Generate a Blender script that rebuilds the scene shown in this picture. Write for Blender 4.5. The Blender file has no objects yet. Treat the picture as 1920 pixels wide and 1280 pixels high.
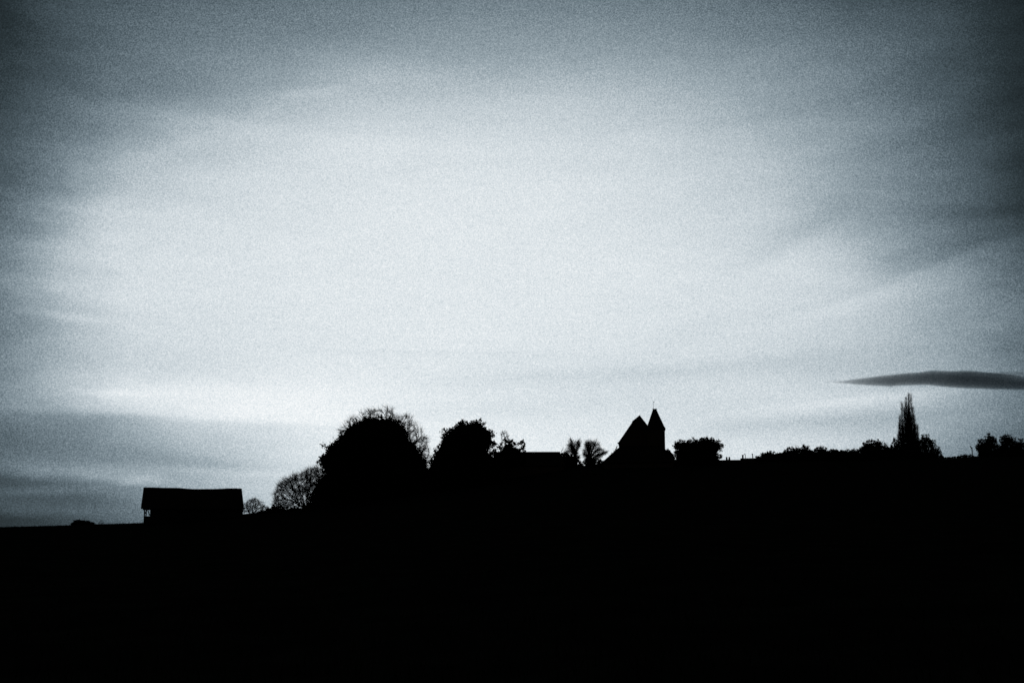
import bpy, math, random
import numpy as np
from mathutils import Vector, noise
from mathutils.kdtree import KDTree

sc = bpy.context.scene
col = sc.collection
random.seed(7)
rng = np.random.default_rng(7)

# ---------------------------------------------------------------- camera
F = 2318.0                       # focal length in photograph pixels
PITCH = math.atan(370 / F)       # camera looks a little up the slope
EYE = Vector((0, 0, 1.6))
cam_d = bpy.data.cameras.new("camera")
cam_d.sensor_width = 36
cam_d.lens = 36 * F / 1920
cam_d.clip_start = 0.1
cam_d.clip_end = 30000
cam = bpy.data.objects.new("camera", cam_d)
cam.location = EYE
cam.rotation_euler = (math.pi / 2 + PITCH, 0, 0)
col.objects.link(cam)
sc.camera = cam


def ray(x, y):
    dx, dz = (x - 960) / F, (640 - y) / F
    return Vector((dx, math.cos(PITCH) - dz * math.sin(PITCH), math.sin(PITCH) + dz * math.cos(PITCH)))


def at(x, y, D):
    """point seen at photograph position x, y that stands D metres away"""
    d = ray(x, y)
    return EYE + d * (D / d.y)


# ---------------------------------------------------------------- sky
sc.view_settings.view_transform = 'Standard'
sc.view_settings.look = 'None'
sc.view_settings.exposure = 0
sc.view_settings.gamma = 1
sc.view_settings.use_curve_mapping = False

SUN_AZ, SUN_EL = math.radians(-4), math.radians(1.5)

# tone of the afterglow with the corner vignette painted in (0-255), over the part of the sky in view
SX = [0, 100, 200, 300, 450, 600, 800, 1000, 1200, 1400, 1500, 1600, 1700, 1800, 1860, 1920]
SY = [0, 100, 200, 270, 340, 420, 500, 580, 650, 700, 740, 780, 820, 860, 900, 950, 990]
ST = np.array([
    [35, 62, 80, 92, 105, 115, 122, 125, 120, 105, 95, 80, 65, 48, 36, 25],
    [50, 75, 92, 105, 125, 140, 150, 155, 150, 135, 122, 108, 90, 65, 48, 32],
    [62, 88, 108, 125, 155, 178, 190, 193, 190, 172, 155, 138, 115, 85, 65, 45],
    [75, 100, 135, 170, 200, 208, 212, 212, 206, 185, 165, 145, 120, 92, 70, 50],
    [90, 130, 175, 200, 212, 216, 218, 218, 212, 195, 175, 155, 132, 100, 75, 52],
    [102, 156, 200, 211, 217, 221, 223, 223, 218, 205, 190, 168, 140, 108, 82, 58],
    [114, 170, 208, 216, 220, 224, 226, 226, 223, 213, 203, 185, 162, 140, 120, 92],
    [122, 175, 210, 219, 223, 226, 227, 226, 224, 217, 210, 198, 178, 155, 135, 108],
    [126, 170, 204, 216, 223, 227, 227, 224, 220, 212, 204, 192, 175, 155, 138, 112],
    [126, 165, 200, 214, 225, 230, 228, 222, 216, 210, 203, 190, 175, 155, 140, 118],
    [125, 175, 222, 235, 238, 238, 232, 222, 214, 212, 212, 205, 185, 160, 140, 115],
    [120, 150, 182, 208, 228, 236, 232, 222, 216, 210, 205, 195, 180, 155, 135, 105],
    [108, 134, 160, 185, 210, 230, 235, 230, 225, 218, 205, 190, 170, 145, 122, 90],
    [98, 120, 145, 170, 198, 222, 235, 235, 230, 220, 205, 185, 160, 130, 105, 80],
    [84, 112, 138, 162, 190, 215, 225, 225, 220, 210, 195, 175, 150, 120, 95, 70],
    [66, 88, 112, 140, 175, 200, 210, 210, 205, 195, 180, 160, 135, 105, 85, 60],
    [38, 52, 75, 105, 150, 180, 190, 190, 185, 175, 160, 140, 115, 90, 70, 50]], float)


ST += 11 * np.exp(-((np.array(SY)[:, None] - 450) / 170) ** 2) * (np.exp(-((np.array(SX)[None, :] - 170) / 110) ** 2) + np.exp(-((np.array(SX)[None, :] - 1540) / 170) ** 2))
ST += 13 * np.exp(-((np.array(SY)[:, None] - 170) / 110) ** 2) * np.exp(-((np.array(SX)[None, :] - 560) / 420) ** 2)
ST += 5 * np.exp(-((np.array(SY)[:, None] - 330) / 200) ** 2) * np.exp(-((np.array(SX)[None, :] - 850) / 480) ** 2)


def tone(az, el):
    d = Vector((math.sin(az) * math.cos(el), math.cos(az) * math.cos(el), math.sin(el)))
    f = d.y * math.cos(PITCH) + d.z * math.sin(PITCH)
    u = d.z * math.cos(PITCH) - d.y * math.sin(PITCH)
    f = max(f, 0.05)
    x, y = 960 + F * d.x / f, 640 - F * u / f
    cx, cy = min(max(x, 0), 1920), min(max(y, 0), 990)
    row = np.array([np.interp(cx, SX, ST[i]) for i in range(len(SY))])
    v = float(np.interp(cy, SY, row))
    over = math.hypot(x - cx, min(y - cy, 0))
    k = math.exp(-over / 320)
    return (v * k + 13 * (1 - k)) / 255


world = bpy.data.worlds.new("World")
sc.world = world
world.use_nodes = True
nt = world.node_tree
nt.nodes.clear()
N = nt.nodes.new
L = nt.links.new


def math_n(op, a, b=None, c=None, clamp=False):
    n = N('ShaderNodeMath')
    n.operation = op
    n.use_clamp = clamp
    for i, v in enumerate((a, b, c)):
        if v is None:
            continue
        if isinstance(v, (int, float)):
            n.inputs[i].default_value = v
        else:
            L(v, n.inputs[i])
    return n.outputs[0]


tc = N('ShaderNodeTexCoord')
sep = N('ShaderNodeSeparateXYZ')
L(tc.outputs['Generated'], sep.inputs[0])
az = math_n('ARCTAN2', sep.outputs['X'], sep.outputs['Y'])
el = math_n('ARCSINE', sep.outputs['Z'])
comb = N('ShaderNodeCombineXYZ')
L(az, comb.inputs[0])
L(el, comb.inputs[1])


def cloud_noise(sx, sy, rot, detail, seed, rough=0.55, distort=0.0):
    mp = N('ShaderNodeMapping')
    mp.inputs['Rotation'].default_value = (0, 0, math.radians(rot))
    mp.inputs['Location'].default_value = (seed, seed * 1.7, 0)
    mp.inputs['Scale'].default_value = (sx, sy, 1)
    L(comb.outputs[0], mp.inputs['Vector'])
    n = N('ShaderNodeTexNoise')
    n.inputs['Scale'].default_value = 1
    n.inputs['Detail'].default_value = detail
    n.inputs['Roughness'].default_value = rough
    n.inputs['Distortion'].default_value = distort
    L(mp.outputs[0], n.inputs['Vector'])
    return math_n('SUBTRACT', n.outputs['Fac'], 0.5)


# soft irregular warping, so the glow has cloud shaped contours
w1 = cloud_noise(5, 16, 4, 4, 3.1)
w2 = cloud_noise(4, 12, -6, 4, 9.4)
azw = math_n('MULTIPLY_ADD', w1, 0.10, az)
elw = math_n('MULTIPLY_ADD', w2, 0.030, el)

azs = [-70, -50, -38, -30, -26, -23.5, -22, -20, -18, -15, -12, -9, -6, -2, 2, 6, 9, 11, 13, 15, 17, 19, 21, 22, 23.5, 26, 30, 38, 50, 70]
els = [-1.5, 0, 0.7, 1.4, 2.1, 2.8, 3.4, 4.0, 4.6, 5.2, 5.8, 6.6, 7.6, 9, 10.8, 12.6, 14.4, 16.2, 18, 20, 22, 24, 27, 32, 42, 60]
fac = math_n('MULTIPLY_ADD', azw, 180 / math.pi / 140, 0.5, clamp=True)
val = None
for k, e in enumerate(els):
    r = N('ShaderNodeValToRGB')
    r.color_ramp.interpolation = 'LINEAR'
    cr = r.color_ramp.elements
    for i, a in enumerate(azs):
        p = a / 140 + 0.5
        v = tone(math.radians(a), math.radians(e))
        if i == 0:
            s = cr[0]
            s.position = p
        elif i == 1:
            s = cr[1]
            s.position = p
        else:
            s = cr.new(p)
        s.color = (v, v, v, 1)
    L(fac, r.inputs[0])
    bw = N('ShaderNodeSeparateColor')
    L(r.outputs['Color'], bw.inputs[0])
    cur = bw.outputs[0]
    if val is None:
        val = cur
    else:
        e0, e1 = math.radians(els[k - 1]), math.radians(e)
        t = math_n('MULTIPLY_ADD', elw, 1 / (e1 - e0), -e0 / (e1 - e0), clamp=True)
        mx = N('ShaderNodeMix')
        mx.data_type = 'FLOAT'
        L(t, mx.inputs[0])
        L(val, mx.inputs[2])
        L(cur, mx.inputs[3])
        val = mx.outputs[0]

# streaks of cloud: (azimuth deg, elevation deg, half length, half height, tilt deg, amount)
def azel(x, y):
    d = ray(x, y).normalized()
    return math.degrees(math.atan2(d.x, d.y)), math.degrees(math.asin(d.z))


STREAKS = [   # seen around x, y ; half length px, half height px, tilt, amount, edge sharpness below / above
    (1770, 474, 230, 50, 16, -0.065, 4, 1), (1760, 502, 210, 34, 15, 0.03, 1, 4), (1850, 400, 150, 20, 3, -0.045, 1, 1), (1500, 445, 120, 26, 24, -0.045, 2, 1),
    (1700, 330, 260, 60, 10, -0.03, 1, 1), (1520, 520, 120, 14, -12, 0.02, 1, 1),
    (100, 592, 55, 8, -3, 0.07, 1, 1), (205, 738, 85, 7, 0, 0.06, 1, 1),
    (300, 777, 300, 30, -1.5, 0.05, 5, 1), (210, 788, 270, 40, -1.5, -0.045, 1, 5),
    (165, 897, 120, 15, -7, 0.11, 2, 1), (238, 903, 28, 8, 6, 0.06, 1, 1), (20, 900, 110, 18, -6, -0.09, 1, 3), (60, 925, 80, 8, 4, 0.07, 1, 1),
    (150, 942, 120, 10, -4, -0.06, 1, 1), (140, 962, 120, 8, 1, 0.035, 1, 1), (60, 975, 120, 9, 2, -0.04, 1, 1),
    (370, 872, 130, 11, -2, -0.05, 1, 1), (400, 887, 170, 6, 0, 0.04, 1, 1), (150, 845, 200, 16, -3, -0.02, 1, 1),
    (380, 224, 90, 16, -5, 0.04, 1, 2), (560, 172, 80, 12, 8, 0.05, 1, 2), (720, 130, 110, 26, 0, 0.04, 1, 1), (250, 300, 120, 16, 18, 0.02, 1, 2),
    (1480, 790, 160, 14, 4, -0.05, 1, 1), (1600, 745, 150, 12, 6, 0.06, 1, 2), (1700, 780, 140, 10, 5, -0.03, 1, 1), (1600, 825, 150, 10, 4, 0.03, 1, 1),
    (1380, 690, 220, 12, 5, -0.03, 1, 1), (880, 770, 170, 12, 3, -0.025, 1, 1), (1050, 705, 220, 12, 3, -0.03, 1, 1), (800, 660, 260, 8, -1, -0.02, 1, 2),
]
elw2 = math_n('MULTIPLY_ADD', w2, 0.012, el)
DEG = math.pi / 180
for (x, y, a, b, tilt, amt, kb, kt) in STREAKS:
    a0, e0 = azel(x, y)
    ca, sa = math.cos(math.radians(tilt)), math.sin(math.radians(tilt))
    a /= F
    b /= F
    dx = math_n('SUBTRACT', azw, a0 * DEG)
    dy = math_n('SUBTRACT', elw2, e0 * DEG)
    # shift the coordinates into the streak's own frame
    u = math_n('ADD', math_n('MULTIPLY', dx, ca / a), math_n('MULTIPLY', dy, sa / a))
    v = math_n('ADD', math_n('MULTIPLY', dx, -sa / b), math_n('MULTIPLY', dy, ca / b))
    if kb != 1 or kt != 1:
        v = math_n('ADD', math_n('MULTIPLY', math_n('MAXIMUM', v, 0.0), float(kt)), math_n('MULTIPLY', math_n('MINIMUM', v, 0.0), float(kb)))
    q = math_n('ADD', math_n('MULTIPLY', u, u), math_n('MULTIPLY', v, v))
    g = math_n('EXPONENT', math_n('MULTIPLY', q, -0.7))
    val = math_n('MULTIPLY_ADD', g, amt, val)

# cloud texture: wide veils, thin streaks and a very fine mottle standing in for film grain
n1 = cloud_noise(5, 22, 7, 5, 1.3, distort=0.6)
n2 = cloud_noise(14, 70, -5, 6, 5.7, rough=0.62, distort=0.8)
soft = math_n('ADD', math_n('MULTIPLY', n1, 0.11), math_n('MULTIPLY', n2, 0.11))
# veils show most in the darker parts of the sky
amp = math_n('MULTIPLY_ADD', val, -0.85, 1.0, clamp=True)
val = math_n('ADD', val, math_n('MULTIPLY', soft, math_n('MULTIPLY', amp, math_n('MULTIPLY', val, 1.7))))
fine = N('ShaderNodeTexNoise')
fine.inputs['Scale'].default_value = 1050
fine.inputs['Detail'].default_value = 1
L(tc.outputs['Generated'], fine.inputs['Vector'])
fg = math_n('SUBTRACT', fine.outputs['Fac'], 0.5)
famp = math_n('MULTIPLY_ADD', val, -0.26, 0.54)
val = math_n('ADD', val, math_n('MULTIPLY', fg, math_n('MULTIPLY', famp, math_n('MULTIPLY', val, 2.2, clamp=True))), clamp=True)


def lin(c):
    c /= 255
    return c / 12.92 if c <= 0.04045 else ((c + 0.055) / 1.055) ** 2.4


toner = N('ShaderNodeValToRGB')
cr = toner.color_ramp.elements
steps = [(0, (0, 0, 0)), (0.1, (18, 26, 29)), (0.2, (40, 51, 56)), (0.35, (75, 89, 97)), (0.5, (113, 128, 137)), (0.65, (152, 166, 174)),
         (0.8, (196, 206, 212)), (0.9, (223, 230, 234)), (1, (249, 251, 252))]
for i, (p, c) in enumerate(steps):
    s = cr[i] if i < 2 else cr.new(p)
    s.position = p
    s.color = (lin(c[0]), lin(c[1]), lin(c[2]), 1)
L(val, toner.inputs[0])

sky = N('ShaderNodeTexSky')
sky.sky_type = 'NISHITA'
sky.sun_disc = False
sky.sun_elevation = SUN_EL
sky.sun_rotation = SUN_AZ
bws = N('ShaderNodeRGBToBW')
L(sky.outputs[0], bws.inputs[0])
dusk = N('ShaderNodeMix')
dusk.data_type = 'RGBA'
dusk.blend_type = 'MULTIPLY'
dusk.inputs[0].default_value = 1
L(bws.outputs[0], dusk.inputs[6])
dusk.inputs[7].default_value = (0.85, 0.97, 1.0, 1)
bg1 = N('ShaderNodeBackground')
bg1.inputs['Strength'].default_value = 0.003
L(dusk.outputs[2], bg1.inputs['Color'])
bg2 = N('ShaderNodeBackground')
bg2.inputs['Strength'].default_value = 1.0
L(toner.outputs[0], bg2.inputs['Color'])
addw = N('ShaderNodeAddShader')
L(bg1.outputs[0], addw.inputs[0])
L(bg2.outputs[0], addw.inputs[1])
outw = N('ShaderNodeOutputWorld')
L(addw.outputs[0], outw.inputs['Surface'])

# the sun is down behind the ridge and the cloud: only a trace of it is left
sun_d = bpy.data.lights.new("sun", 'SUN')
sun_d.energy = 0.02
sun_d.angle = math.radians(12)
sun_d.color = (0.9, 0.97, 1.0)
sun = bpy.data.objects.new("sun", sun_d)
sdir = Vector((math.sin(SUN_AZ) * math.cos(SUN_EL), math.cos(SUN_AZ) * math.cos(SUN_EL), math.sin(SUN_EL)))
sun.rotation_euler = sdir.to_track_quat('Z', 'Y').to_euler()
sun.location = (0, 0, 60)
col.objects.link(sun)


# ---------------------------------------------------------------- materials
def mat(name, c1, c2, scale=3.0, rough=0.95, bump=0.3, wave=None):
    m = bpy.data.materials.new(name)
    m.use_nodes = True
    t = m.node_tree
    b = t.nodes['Principled BSDF']
    b.inputs['Roughness'].default_value = rough
    b.inputs['Specular IOR Level'].default_value = 0.0
    n = t.nodes.new('ShaderNodeTexNoise')
    n.inputs['Scale'].default_value = scale
    n.inputs['Detail'].default_value = 6
    tcn = t.nodes.new('ShaderNodeTexCoord')
    t.links.new(tcn.outputs['Object'], n.inputs['Vector'])
    r = t.nodes.new('ShaderNodeValToRGB')
    r.color_ramp.elements[0].position = 0.35
    r.color_ramp.elements[1].position = 0.65
    r.color_ramp.elements[0].color = (*c1, 1)
    r.color_ramp.elements[1].color = (*c2, 1)
    t.links.new(n.outputs['Fac'], r.inputs[0])
    t.links.new(r.outputs[0], b.inputs['Base Color'])
    bp = t.nodes.new('ShaderNodeBump')
    bp.inputs['Strength'].default_value = bump
    bp.inputs['Distance'].default_value = 0.05
    src = n.outputs['Fac']
    if wave:
        wv = t.nodes.new('ShaderNodeTexWave')
        wv.bands_direction = wave[0]
        wv.inputs['Scale'].default_value = wave[1]
        wv.inputs['Distortion'].default_value = 0.4
        t.links.new(tcn.outputs['Object'], wv.inputs['Vector'])
        src = wv.outputs['Fac']
    t.links.new(src, bp.inputs['Height'])
    t.links.new(bp.outputs[0], b.inputs['Normal'])
    return m


M = dict(
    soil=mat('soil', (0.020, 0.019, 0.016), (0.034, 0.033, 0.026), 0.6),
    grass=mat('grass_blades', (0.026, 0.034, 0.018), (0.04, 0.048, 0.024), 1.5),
    leaf=mat('dark_leaves', (0.035, 0.045, 0.022), (0.05, 0.06, 0.03), 0.8),
    leaf2=mat('olive_leaves', (0.04, 0.048, 0.028), (0.06, 0.068, 0.036), 1.1),
    bark=mat('bark', (0.04, 0.036, 0.03), (0.07, 0.062, 0.052), 6),
    timber=mat('weathered_timber', (0.05, 0.045, 0.04), (0.09, 0.08, 0.07), 4, wave=('X', 1.6)),
    tile=mat('clay_roof', (0.07, 0.045, 0.035), (0.11, 0.07, 0.055), 3, wave=('Z', 2.4)),
    brick=mat('brickwork', (0.20, 0.11, 0.08), (0.27, 0.16, 0.12), 5, wave=('Z', 4.0)),
    render=mat('rendered_wall', (0.22, 0.21, 0.2), (0.3, 0.29, 0.27), 2),
    metal=mat('dull_metal', (0.08, 0.08, 0.085), (0.12, 0.12, 0.125), 9, rough=0.6),
)


# ---------------------------------------------------------------- helpers
class MB:
    def __init__(self):
        self.v, self.f = [], []

    def add(self, vs, fs):
        o = len(self.v)
        self.v += [tuple(p) for p in vs]
        self.f += [tuple(o + i for i in f) for f in fs]

    def box(self, x0, x1, y0, y1, z0, z1):
        self.add([(x0, y0, z0), (x1, y0, z0), (x1, y1, z0), (x0, y1, z0), (x0, y0, z1), (x1, y0, z1), (x1, y1, z1), (x0, y1, z1)],
                 [(0, 3, 2, 1), (4, 5, 6, 7), (0, 1, 5, 4), (1, 2, 6, 5), (2, 3, 7, 6), (3, 0, 4, 7)])

    def prism(self, poly, y0, y1):
        n = len(poly)
        self.add([(x, y0, z) for x, z in poly] + [(x, y1, z) for x, z in poly],
                 [tuple(range(n)), tuple(range(2 * n - 1, n - 1, -1))] + [(i, i + n, (i + 1) % n + n, (i + 1) % n) for i in range(n)])

    def tube(self, pts, rads, n=6, cap=True):
        pts = [Vector(p) for p in pts]
        vs = []
        for i, p in enumerate(pts):
            a = pts[min(i + 1, len(pts) - 1)] - pts[max(i - 1, 0)]
            a = a.normalized() if a.length > 1e-9 else Vector((0, 0, 1))
            s = a.orthogonal().normalized() if abs(a.z) > 0.99 else a.cross(Vector((0, 0, 1))).normalized()
            t = a.cross(s)
            for k in range(n):
                w = 2 * math.pi * k / n
                vs.append(p + (s * math.cos(w) + t * math.sin(w)) * rads[i])
        fs = []
        for i in range(len(pts) - 1):
            for k in range(n):
                fs.append((i * n + k, i * n + (k + 1) % n, (i + 1) * n + (k + 1) % n, (i + 1) * n + k))
        if cap:
            fs.append(tuple(range(n - 1, -1, -1)))
            fs.append(tuple((len(pts) - 1) * n + k for k in range(n)))
        self.add(vs, fs)

    def build(self, name, m, parent=None, smooth=False):
        me = bpy.data.meshes.new(name)
        me.from_pydata(self.v, [], self.f)
        me.materials.append(m)
        if smooth:
            me.shade_smooth()
        o = bpy.data.objects.new(name, me)
        if parent:
            o.parent = parent
        col.objects.link(o)
        return o


def thing(name, label, cat, loc, group=None):
    o = bpy.data.objects.new(name, None)
    o.empty_display_size = 0.5
    o.location = loc
    o['label'] = label
    o['category'] = cat
    if group:
        o['group'] = group
    col.objects.link(o)
    return o


def tag(o, label, cat, group=None):
    o['label'] = label
    o['category'] = cat
    if group:
        o['group'] = group
    return o


# ---------------------------------------------------------------- terrain
RX = [-700, -200, 0, 135, 270, 460, 520, 640, 800, 950, 1090, 1270, 1400, 1600, 1760, 1820, 1920, 2200, 2700]
RY = [1003, 994, 988, 984, 979.5, 964, 958, 944, 918, 896, 873, 866, 866, 863, 860, 856, 856, 862, 900]
RD = [230, 236, 240, 240, 242, 246, 248, 250, 254, 258, 262, 268, 280, 295, 300, 300, 300, 300, 300]
AZR = [math.atan2(ray(x, y).x, ray(x, y).y) for x, y in zip(RX, RY)]
HR = [at(x, y, d).z for x, y, d in zip(RX, RY, RD)]


def ground(x, y, rough=True):
    a = math.atan2(x, y)
    r = math.hypot(x, y)
    aa = max(AZR[0], min(AZR[-1], a))
    H = float(np.interp(aa, AZR, HR))
    R = float(np.interp(aa, AZR, RD)) / math.cos(aa)
    out = max(0.0, abs(a) - abs(aa))
    H = 2.0 + (H - 2.0) * math.exp(-(out / 0.5) ** 2)
    s = r / R
    if s < 1:
        h = H * s ** 1.45
    else:
        d = r - R
        drop = 0.07 * d if d < 150 else 10.5 + (1 - math.exp(-(d - 150) / 150)) * 9
        h = H - drop * min(1, d / 30 + 0.2)
    if rough:
        k = min(1, r / 12)
        h += k * (noise.noise(Vector((x * 0.05, y * 0.05, 0))) * 0.18 + noise.noise(Vector((x * 0.35, y * 0.35, 4))) * 0.07
                  + noise.noise(Vector((x * 1.2, y * 1.2, 8))) * 0.04)
    return h


rings = [0.0] + list(np.geomspace(1.5, 200, 90)) + list(np.linspace(202, 420, 110)) + list(np.geomspace(430, 14000, 30))
angs = list(np.linspace(-34, 34, 461)) + list(np.linspace(36, 324, 97))
mb = MB()
vs, fs = [(0, 0, ground(0, 0))], []
na = len(angs)
for r in rings[1:]:
    for a in angs:
        w = math.radians(a)
        x, y = r * math.sin(w), r * math.cos(w)
        vs.append((x, y, ground(x, y)))
for k in range(na):
    fs.append((0, 1 + (k + 1) % na, 1 + k))
for i in range(len(rings) - 2):
    b0, b1 = 1 + i * na, 1 + (i + 1) * na
    for k in range(na):
        k2 = (k + 1) % na
        fs.append((b0 + k, b0 + k2, b1 + k2, b1 + k))
mb.v, mb.f = vs, fs
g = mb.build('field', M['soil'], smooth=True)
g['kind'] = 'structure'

# rough grass: near the camera and along the crest of the slope
def grass(n, sampler, h0, h1, w):
    V = np.zeros((n, 3, 3))
    for i in range(n):
        x, y = sampler()
        z = ground(x, y) - 0.03
        h = random.uniform(h0, h1)
        a = random.uniform(0, math.pi)
        wx, wy = math.cos(a) * w, math.sin(a) * w
        V[i, 0] = (x - wx, y - wy, z)
        V[i, 1] = (x + wx, y + wy, z)
        V[i, 2] = (x + random.uniform(-.35, .35) * h, y + random.uniform(-.35, .35) * h, z + h)
    return V.reshape(-1, 3)


def near():
    r = 3 + 60 * random.random() ** 1.6
    a = math.radians(random.uniform(-30, 30))
    return r * math.sin(a), r * math.cos(a)


def crest():
    a = math.radians(random.uniform(-27, 27))
    R = float(np.interp(a, AZR, RD)) / math.cos(a)
    r = R + random.gauss(-4, 6)
    return r * math.sin(a), r * math.cos(a)


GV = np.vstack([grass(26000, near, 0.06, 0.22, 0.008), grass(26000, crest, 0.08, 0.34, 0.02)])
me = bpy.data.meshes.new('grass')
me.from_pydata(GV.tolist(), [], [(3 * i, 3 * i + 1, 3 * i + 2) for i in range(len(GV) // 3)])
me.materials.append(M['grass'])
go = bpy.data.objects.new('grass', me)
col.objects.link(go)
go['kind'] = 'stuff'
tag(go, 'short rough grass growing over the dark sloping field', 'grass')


# ---------------------------------------------------------------- foliage
def inside(poly, X, Z):
    ins = np.zeros(len(X), bool)
    n = len(poly)
    for i in range(n):
        x0, z0 = poly[i]
        x1, z1 = poly[(i + 1) % n]
        c = ((z0 > Z) != (z1 > Z))
        with np.errstate(divide='ignore', invalid='ignore'):
            xi = (x1 - x0) * (Z - z0) / (z1 - z0 if z1 != z0 else 1e-9) + x0
        ins ^= c & (X < xi)
    return ins


def edge_dist(poly, X, Z):
    d = np.full(len(X), 1e9)
    n = len(poly)
    for i in range(n):
        x0, z0 = poly[i]
        x1, z1 = poly[(i + 1) % n]
        vx, vz = x1 - x0, z1 - z0
        t = np.clip(((X - x0) * vx + (Z - z0) * vz) / (vx * vx + vz * vz + 1e-9), 0, 1)
        d = np.minimum(d, np.hypot(X - x0 - t * vx, Z - z0 - t * vz))
    return d


def local_outline(pts, D, base):
    return [((at(x, y, D) - base).x, (at(x, y, D) - base).z) for x, y in pts]


def crown_points(poly, n, depth, uneven=0.0):
    """points spread through a rounded volume with this outline"""
    P = np.array(poly)
    lo, hi = P.min(0), P.max(0)
    out = []
    got = 0
    dmax = None
    while got < n:
        X = rng.uniform(lo[0], hi[0], n * 2)
        Z = rng.uniform(lo[1], hi[1], n * 2)
        k = inside(poly, X, Z)
        X, Z = X[k], Z[k]
        ed = edge_dist(poly, X, Z)
        if dmax is None:
            dmax = max(ed.max(), 0.1)
        half = depth * np.sqrt(np.clip(1 - (1 - ed / dmax) ** 2, 0, 1))
        Y = rng.uniform(-1, 1, len(X)) * half
        out.append(np.stack([X, Y, Z], 1))
        got += len(X)
    return np.concatenate(out)[:n]


def leaves(centres, size):
    n = len(centres)
    a = rng.normal(size=(n, 3))
    a /= np.linalg.norm(a, axis=1)[:, None]
    b = rng.normal(size=(n, 3))
    b -= (b * a).sum(1)[:, None] * a
    b /= np.linalg.norm(b, axis=1)[:, None]
    s = (size * rng.uniform(0.6, 1.3, n))[:, None]
    c = centres
    V = np.stack([c - a * s * .5, c + b * s * .36, c + a * s * .5, c - b * s * .36], 1)
    return V.reshape(-1, 3), [(4 * i, 4 * i + 1, 4 * i + 2, 4 * i + 3) for i in range(n)]


def mesh_obj(name, V, Fc, m, parent):
    me = bpy.data.meshes.new(name)
    me.from_pydata(V.tolist() if hasattr(V, 'tolist') else V, [], Fc)
    me.materials.append(m)
    o = bpy.data.objects.new(name, me)
    o.parent = parent
    col.objects.link(o)
    return o


def limbs(parent, poly, trunk_top, trunk_r, n=7):
    mb = MB()
    tx = trunk_top[0]
    tz = trunk_top[1]
    mb.tube([(0, 0, -0.5), (0.1, 0, tz * 0.35), (tx * .5, .05, tz * .7), (tx, 0, tz)], [trunk_r * 1.35, trunk_r, trunk_r * .85, trunk_r * .5], 8)
    tr = mb.build('trunk', M['bark'], parent, True)
    P = crown_points(poly, n * 4, 1.5)
    P = P[P[:, 2] > tz * .6]
    for i, p in enumerate(P[:n]):
        mb = MB()
        z0 = tz * random.uniform(.5, .95)
        s = Vector((tx * z0 / tz, 0, z0))
        e = s.lerp(Vector(p), .85)
        mid = s.lerp(e, .5) + Vector((0, 0, .3))
        mb.tube([s, mid, e], [trunk_r * .45, trunk_r * .28, trunk_r * .1], 5)
        mb.build('limb', M['bark'], parent, True)


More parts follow.
